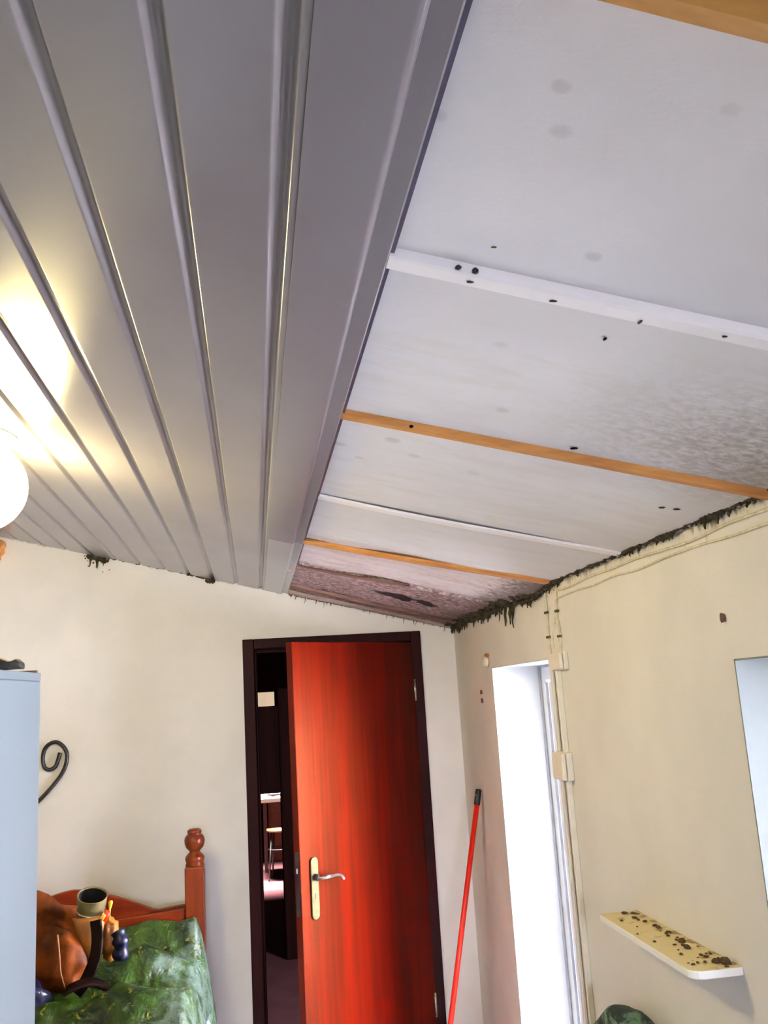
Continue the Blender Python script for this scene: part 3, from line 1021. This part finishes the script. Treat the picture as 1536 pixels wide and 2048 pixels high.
for i, a in enumerate(v):
    d = (v[min(i + 1, len(v) - 1)] - v[max(i - 1, 0)]).normalized()
    sd = d.cross(Vector((0, 1, 0))).normalized() * 0.019
    nn = Vector((0, -0.005, 0))
    rings.append([bm.verts.new(p) for p in (a - sd, a + sd, a + sd * 0.8 + nn, a - sd * 0.8 + nn)])
for q, r in zip(rings, rings[1:]):
    for j in range(4):
        bm.faces.new((q[j], q[(j + 1) % 4], r[(j + 1) % 4], r[j]))
bm.faces.new(rings[0])
bm.faces.new(rings[-1][::-1])
obj('strap', bm, 'leather_dark', bag)
bm = bmesh.new()
N = 14
rows = []
for j in range(N + 1):
    t = j / N
    x = -0.625 + 0.155 * t
    y = 3.25 + 0.03 * math.sin(t * 3)
    rows.append([bm.verts.new((x, y + s * 0.030 * (1 - 0.75 * t * t), 0.893 + 0.022 * math.sin(t * 2.6) - 0.04 * t * t + 0.006 * s)) for s in (-1, -0.3, 0.3, 1)])
for q, r in zip(rows, rows[1:]):
    for i in range(3):
        bm.faces.new((q[i], q[i + 1], r[i + 1], r[i]))
st2 = obj('strap', bm, 'leather_dark', bag, smooth=True)
s_ = st2.modifiers.new('solid', 'SOLIDIFY')
s_.thickness = 0.006

# open cup / holster tube tilted towards the room
cup = thing('open_tube', 'olive tube with wide dark opening standing on the brown tool bag', 'tube', (-0.572, 3.38, 1.07))
CT = Matrix.Translation((-0.574, 3.40, 1.072)) @ Matrix.Rotation(math.radians(28), 4, 'X') @ Matrix.Rotation(math.radians(8), 4, 'Y') @ Matrix.Diagonal((1.0, 0.85, 1, 1))
bm = bmesh.new()
lathe(bm, [(0.0, 0.0), (0.040, 0.0), (0.044, 0.03), (0.050, 0.092), (0.049, 0.095), (0.046, 0.092), (0.042, 0.03), (0.038, 0.008), (0, 0.008)], (0, 0, 0), 32, CT)
obj('tube_wall', bm, 'olive', cup, smooth=True)
bm = bmesh.new()
lathe(bm, [(0.0455, 0.090), (0.0415, 0.03), (0.037, 0.010), (0, 0.010)], (0, 0, 0), 32, CT)
obj('lining', bm, 'black', cup, smooth=True)
bm = bmesh.new()
lathe(bm, [(0.0462, 0.020), (0.0475, 0.024), (0.0482, 0.036), (0.0470, 0.040), (0.0445, 0.030)], (0, 0, 0), 32, CT)
obj('metal_band', bm, 'chrome', cup, smooth=True)

bm = bmesh.new()
tube(bm, [(-0.528, 3.365, 1.062), (-0.521, 3.36, 1.078), (-0.510, 3.352, 1.098)], [0.011, 0.012, 0.010], 10)
sd = thing('screwdriver', 'small red and yellow screwdriver handle sticking out of the brown bag', 'tool', (-0.53, 3.365, 1.06))
obj('handle', bm, 'red', sd, smooth=True)
bm = bmesh.new()
tube(bm, [(-0.539, 3.366, 1.070), (-0.528, 3.352, 1.078), (-0.518, 3.345, 1.092)], [0.005, 0.008, 0.006], 10)
obj('grip_stripe', bm, 'yellow', sd, smooth=True)
bm = bmesh.new()
tube(bm, [(-0.512, 3.40, 1.060), (-0.510, 3.40, 1.095), (-0.507, 3.40, 1.118), (-0.506, 3.40, 1.123)], [0.0035, 0.0035, 0.008, 0.005], 10)
tag(obj('yellow_plug', bm, 'yellow', smooth=True), 'tiny yellow plug beside the olive tube on the bag', 'plug')
bm = bmesh.new()
tube(bm, smooth_pts([(-0.472, 3.37, 0.940), (-0.468, 3.36, 0.975), (-0.470, 3.36, 1.005), (-0.478, 3.37, 1.030)], 5), [0.020] + [0.025 + 0.004 * math.sin(i) for i in range(14)] + [0.014], 14)
tag(obj('rubber_grip', bm, 'navy', smooth=True), 'glossy navy blue rubber grip at the right end of the brown bag', 'grip')
bm = bmesh.new()
blob(bm, (-0.745, 3.26, 0.868), (0.07, 0.05, 0.062), 3, 0.3, 5, seed=3)
tag(obj('navy_bundle', bm, 'navy', smooth=True), 'dark navy bundle on the green cloth half hidden by the white cabinet', 'bundle')

# ------------------------------------------------------------------ red broom pole
pole = thing('broom_pole', 'red orange broom handle with black cap leaning in the corner', 'pole', (0.615, 3.835, 0))
T = Vector((0.950, 3.965, 1.335))
Q = Vector((0.739, 3.88, 0.4535))
d = (T - Q).normalized()
B0 = Q - d * (Q.z / d.z)
bm = bmesh.new()
tube(bm, [B0, T - d * 0.058], 0.0112, 14)
obj('shaft', bm, 'red', pole, smooth=True)
bm = bmesh.new()
tube(bm, [T - d * 0.066, T - d * 0.064, T - d * 0.006, T], [0.0125, 0.0135, 0.0135, 0.0115], 14)
cp = obj('cap', bm, 'black', pole, smooth=True)
bm = bmesh.new()
tube(bm, [T - d * 0.022 + Vector((-0.0105, -0.0095, 0)), T - d * 0.022 + Vector((-0.0112, -0.0102, 0))], 0.004, 10)
obj('hang_hole', bm, 'chrome', cp)

# ------------------------------------------------------------------ wall shelf
sh = thing('wall_shelf', 'small dirty white shelf with rounded corners on the right wall', 'shelf', (0.967, 2.1, 1.15))
bm = bmesh.new()
SX, SY0, SY1 = 0.856, 1.862, 2.385
pts = [(XR, SY0), (XR, SY1)]
r = 0.022
for j in range(7):
    a = math.pi / 2 + (math.pi / 2) * j / 6
    pts.append((SX + 0.006 + r * 0.4 + r * 0.4 * math.cos(a), SY1 - r * 0.4 + r * 0.4 * math.sin(a)))
for j in range(7):
    a = math.pi + (math.pi / 2) * j / 6
    pts.append((SX + r * 1.4 + r * 1.4 * math.cos(a), SY0 + r * 1.4 + r * 1.4 * math.sin(a)))
prism(bm, pts, 'z', 1.153, 1.170)
obj('board', bm, 'shelf', sh, bevel=0.003)
bm = bmesh.new()
rg = random.Random(11)
for i in range(46):
    y = rg.uniform(1.87, 2.36)
    x = XR - 0.012 - abs(rg.gauss(0, 0.035))
    if x < SX + 0.015:
        x = rg.uniform(SX + 0.02, XR - 0.02)
    s = rg.uniform(0.0018, 0.0045)
    blob(bm, (x, y, 1.170 + s * 0.5), (s * rg.uniform(0.8, 1.8), s * rg.uniform(1, 2.2), s * 0.7), 1, 0.4, 8, seed=i)
for (x, y, s) in ((0.945, 1.895, 0.011), (0.930, 1.905, 0.008), (0.935, 2.07, 0.008), (0.925, 2.02, 0.007), (0.94, 2.20, 0.006), (0.92, 2.36, 0.006)):
    blob(bm, (x, y, 1.170 + s * 0.4), (s, s * 1.3, s * 0.7), 2, 0.4, 8, seed=x * 99)
tag(obj('crumbs', bm, 'crumb'), 'dark brown plaster crumbs scattered on the wall shelf', 'crumbs', kind='stuff')

# ------------------------------------------------------------------ green pack by the right wall
stool = thing('low_stool', 'plain wooden stool under the dark green pack by the right wall', 'stool', (0.80, 2.28, 0))
obj('seat', bx(0.64, 0.955, 2.08, 2.60, 0.42, 0.45), 'bedwood', stool, bevel=0.004)
for a in (0.67, 0.925):
    for b_ in (2.11, 2.57):
        obj('leg', bx(a - 0.018, a + 0.018, b_ - 0.018, b_ + 0.018, 0, 0.42), 'bedwood', stool)
bm = bmesh.new()
# slumped pack: wedge that narrows upwards, lumpy
sec = [(0.455, 0.66, 0.955, 2.10, 2.60), (0.62, 0.68, 0.958, 2.10, 2.60), (0.78, 0.75, 0.958, 2.16, 2.58), (0.87, 0.825, 0.960, 2.12, 2.50), (0.915, 0.853, 0.955, 2.18, 2.46), (0.950, 0.872, 0.925, 2.27, 2.42)]
rings = []
for (z, x0, x1, y0, y1) in sec:
    ring = []
    for j in range(32):
        a = 2 * math.pi * j / 32
        cx, cy = (x0 + x1) / 2, (y0 + y1) / 2
        px = cx + (x1 - x0) / 2 * math.copysign(abs(math.cos(a)) ** 0.55, math.cos(a))
        py = cy + (y1 - y0) / 2 * math.copysign(abs(math.sin(a)) ** 0.55, math.sin(a))
        nz = noise.noise(Vector((px * 14, py * 14, z * 14)))
        ring.append(bm.verts.new((min(px + 0.012 * nz, 0.962), py + 0.014 * nz, z + 0.012 * nz * (z > 0.5))))
    rings.append(ring)
for q, r in zip(rings, rings[1:]):
    for j in range(32):
        bm.faces.new((q[j], q[(j + 1) % 32], r[(j + 1) % 32], r[j]))
bm.faces.new(rings[0][::-1])
bm.faces.new(rings[-1])
tag(obj('cloth_pack', bm, 'pack', smooth=True, subsurf=1), 'dark green patterned cloth pack at the bottom right below the shelf', 'pack')

# ------------------------------------------------------------------ cables, boxes and bits on the right wall
def cable(pts, r, label, mat='cable', name='wall_cable', group='old painted cables on the right wall'):
    bm = bmesh.new()
    tube(bm, smooth_pts(pts, 5), r, 8)
    return tag(obj(name, bm, mat, smooth=True), label, 'cable', group)


rg = random.Random(5)


def run(y0, y1, z, n, amp=0.004):
    return [(XR - 0.003, y0 + (y1 - y0) * i / n, z + rg.uniform(-amp, amp)) for i in range(n + 1)]


cable(run(0.9, 2.78, 2.050, 12), 0.0032, 'upper thin painted cable running just below the ceiling on the right wall')
cable(run(0.9, 2.75, 2.028, 12), 0.0028, 'lower thin painted cable running just below the ceiling on the right wall')
cable([(XR - 0.003, 2.868, 2.07), (XR - 0.004, 2.864, 2.0), (XR - 0.003, 2.872, 1.93), (XR - 0.003, 2.870, 1.848)], 0.0045, 'short upright cable from the ceiling to the left side of the top box')
cable([(XR - 0.003, 2.760, 2.05), (XR - 0.004, 2.772, 1.98), (XR - 0.003, 2.760, 1.92), (XR - 0.003, 2.768, 1.846)], 0.0045, 'short upright cable from the ceiling to the right side of the top box')
bm = bmesh.new()
box(bm, XR - 0.018, XR, 2.790, 2.806, 1.545, 1.80)
tag(obj('cable_duct', bm, 'white_plastic', bevel=0.003), 'cream cable duct between the two boxes beside the garden door', 'duct', 'cable ducts beside the garden door')
bm = bmesh.new()
box(bm, XR - 0.018, XR, 2.790, 2.806, 0.02, 1.462)
tag(obj('cable_duct', bm, 'white_plastic', bevel=0.003), 'long cream cable duct below the lower box beside the garden door', 'duct', 'cable ducts beside the garden door')


def wbox(y0, y1, z0, z1, dpt, label):
    t = thing('junction_box', label, 'box', (XR, (y0 + y1) / 2, z0), 'cream boxes beside the garden door')
    obj('back_box', bx(XR - dpt * 0.55, XR, y0, y1, z0, z1), 'white_plastic', t, bevel=0.004)
    obj('cover', bx(XR - dpt, XR - dpt * 0.55 - 0.001, y0 + 0.002, y1 - 0.002, z0 + 0.002, z1 - 0.002), 'white_plastic', t, bevel=0.006)


wbox(2.715, 2.825, 1.800, 1.856, 0.028, 'shallow cream junction box at the top corner of the garden door')
wbox(2.765, 2.870, 1.462, 1.548, 0.036, 'cream switch box halfway down the edge of the garden door')
for (y, z, lab) in ((2.868, 1.99, 'left cable clip in the upper pair above the garden door'), (2.764, 1.985, 'right cable clip in the upper pair above the garden door'),
                    (2.871, 1.91, 'left cable clip in the lower pair above the garden door'), (2.762, 1.905, 'right cable clip in the lower pair above the garden door')):
    tag(obj('cable_clip', bx(XR - 0.011, XR, y - 0.011, y + 0.011, z - 0.004, z + 0.004), 'mould_green', bevel=0.002), lab, 'clip', 'clips on the upright cables')
hk = thing('wall_hook', 'small white plaster hook with orange top beside the garden door', 'hook', (XR, 3.69, 1.86))
bm = bmesh.new()
blob(bm, (XR - 0.010, 3.695, 1.868), (0.012, 0.028, 0.022), 3, 0.3, 6, seed=2)
obj('hook_body', bm, 'white_plastic', hk, smooth=True)
bm = bmesh.new()
blob(bm, (XR - 0.010, 3.672, 1.893), (0.009, 0.024, 0.007), 2, 0.3, 6, seed=5)
obj('hook_top', bm, 'batten_wood', hk, smooth=True)
for (y, z, s, lab) in ((3.835, 1.745, 0.007, 'upper dark nail on the right wall above the broom pole'), (3.83, 1.71, 0.008, 'lower dark nail on the right wall above the broom pole'),
                       (1.749, 1.868, 0.0075, 'brown wall plug in the right wall above the side window')):
    bm = bmesh.new()
    tube(bm, [(XR, y, z), (XR - 0.008, y, z)], [s * 0.8, s], 10)
    bmesh.ops.scale(bm, vec=(1, 0.7, 1.4), space=Matrix.Translation((-XR, -y, -z)), verts=bm.verts)
    tag(obj('wall_plug', bm, 'batten_brown', smooth=True), lab, 'plug', 'nails and plugs in the right wall')


# ------------------------------------------------------------------ insects and flakes on the old ceiling
def bug(x, y, off, s, lab, mat='black'):
    bm = bmesh.new()
    blob(bm, (x, y, zc(x) - off), s, 2, 0.35, 8, seed=x * 50)
    tag(obj('dead_insect', bm, mat, smooth=True), lab, 'insect', 'dead insects on the old ceiling')


bug(0.474, 1.066, 0.002, (0.0022, 0.0048, 0.0015), 'black beetle alone on the board below the white batten', 'leather_dark')
bug(0.255, 0.961, 0.010, (0.004, 0.0025, 0.003), 'dark insect on the side of the white batten, leftmost one')
bug(0.275, 0.960, 0.010, (0.004, 0.003, 0.004), 'dark insect on the side of the white batten, second from left')
bug(0.273, 0.978, 0.0155, (0.005, 0.0025, 0.0015), 'flattened brown insect under the white batten near its left end', 'mould')
bug(0.374, 0.976, 0.0155, (0.006, 0.0022, 0.0015), 'dark winged insect under the middle of the white batten')
bug(0.482, 0.976, 0.0155, (0.0022, 0.006, 0.0015), 'curled dark insect under the white batten right of the middle')
bug(0.582, 0.962, 0.0155, (0.004, 0.002, 0.0015), 'small dark insect under the right part of the white batten')
bug(0.286, 0.914, 0.001, (0.0035, 0.0012, 0.001), 'tiny pale legged insect on the board above the white batten', 'mould_green')
bug(0.853, 1.735, 0.002, (0.0075, 0.004, 0.002), 'left of two black insects close to the right wall')
bug(0.880, 1.725, 0.002, (0.0085, 0.004, 0.002), 'right of two black insects close to the right wall')
bug(0.585, 1.502, 0.002, (0.008, 0.004, 0.002), 'dark insect just above the orange batten, right of the middle', 'leather_dark')
bug(0.30, 1.558, 0.010, (0.004, 0.004, 0.003), 'dark knot like insect on the orange batten near its left end', 'leather_dark')


# ------------------------------------------------------------------ mould and dirt hanging along the ceiling edges
def drip(bm, p, L, r, rg):
    n = 5
    pts, rs = [], []
    for i in range(n):
        t = i / (n - 1)
        pts.append((p[0] - 0.004 * t + rg.uniform(-.002, .002), p[1] + rg.uniform(-.5, .5) * r, p[2] - L * t))
        rs.append(r * (1 - 0.75 * t) * rg.uniform(0.7, 1.3))
    tube(bm, pts, rs, 6)


bm = bmesh.new()
rg = random.Random(3)
y = 1.42
while y < 4.28:
    if y < 2.2:
        k = 0.55 + 0.9 * noise.noise(Vector((0, y * 9, 0)))
    elif y < 2.7:
        k = 0.45 + 0.7 * noise.noise(Vector((0, y * 9, 0)))
    elif y < 3.2:
        k = 1.0
    else:
        k = 1.25 + 0.5 * noise.noise(Vector((0, y * 5, 9)))
    k = max(0.2, k)
    x = XR - 0.006 - rg.uniform(0, 0.006)
    z = zc(x) - sag(min(x, 0.94), y) + 0.002
    blob(bm, (x - 0.004, y, z - 0.003 * k), (0.009 * k + 0.003, 0.013, 0.009 * k), 1, 0.6, 9, seed=y * 13)
    if rg.random() < 0.62:
        drip(bm, (x, y, z), rg.uniform(0.012, 0.036) * k * (1.9 if (3.2 < y < 3.45 and rg.random() < .5) else 1), rg.uniform(0.004, 0.008) * (0.7 + 0.4 * k), rg)
    if y > 2.9 and rg.random() < 0.7:
        x2 = XR - rg.uniform(0.01, 0.06)
        blob(bm, (x2, y, zc(x2) - sag(x2, y) - 0.001), (0.02, 0.018, 0.010), 1, 0.7, 9, seed=y * 7)
    y += rg.uniform(0.010, 0.022)
tag(obj('mould_fringe', bm, 'mould'), 'black hanging mould along the top of the right wall', 'mould', kind='stuff')

bm = bmesh.new()
x = 0.19
while x < 0.955:
    z = zc(x) - 0.018
    blob(bm, (x, YB - 0.006, z + 0.004), (0.012, 0.006, 0.007), 1, 0.6, 9, seed=x * 31)
    if rg.random() < 0.45:
        drip(bm, (x, YB - 0.004, z), rg.uniform(0.008, 0.030), rg.uniform(0.0015, 0.004), rg)
    x += rg.uniform(0.010, 0.024)
tag(obj('mould_fringe', bm, 'mould_green'), 'thin brown mould along the back wall top above the red door', 'mould', kind='stuff')
bm = bmesh.new()
for i in range(34):
    t = abs(rg.gauss(0, 0.5))
    x = -0.745 + rg.uniform(0, 0.09)
    z = zc(x) - PO
    blob(bm, (x, YB - 0.006, z - rg.uniform(0, 0.022) + 0.003), (rg.uniform(.006, .014), 0.007, rg.uniform(.005, .010)), 1, 0.6, 9, seed=i)
for i in range(9):
    x = rg.uniform(-0.735, -0.665)
    drip(bm, (x, YB - 0.004, zc(x) - PO - 0.006), rg.uniform(0.012, 0.05), rg.uniform(0.003, 0.008), rg)
for i in range(22):
    x = rg.gauss(-0.69, 0.045)
    blob(bm, (x, YB - 0.003, zc(x) - PO - abs(rg.gauss(0, 0.03))), (rg.uniform(.002, .006), 0.003, rg.uniform(.002, .006)), 1, 0.6, 9, seed=i * 3)
tag(obj('mould_patch', bm, 'mould'), 'ragged black mould patch on the back wall below the left panelling', 'mould', kind='stuff')
bm = bmesh.new()
x = -0.66
while x < -0.12:
    k = 1.6 if -0.30 < x < -0.17 else 0.7
    blob(bm, (x, YB - 0.005, zc(x) - PO + 0.001), (0.012, 0.006, 0.004 * k), 1, 0.6, 9, seed=x * 17)
    if -0.20 < x < -0.16:
        blob(bm, (x, YB - 0.006, zc(x) - PO - 0.006), (0.014, 0.008, 0.014), 1, 0.6, 9, seed=x * 17)
    x += rg.uniform(0.012, 0.045) / k
tag(obj('mould_line', bm, 'mould'), 'broken line of dark mould where the panelling meets the back wall', 'mould', kind='stuff')
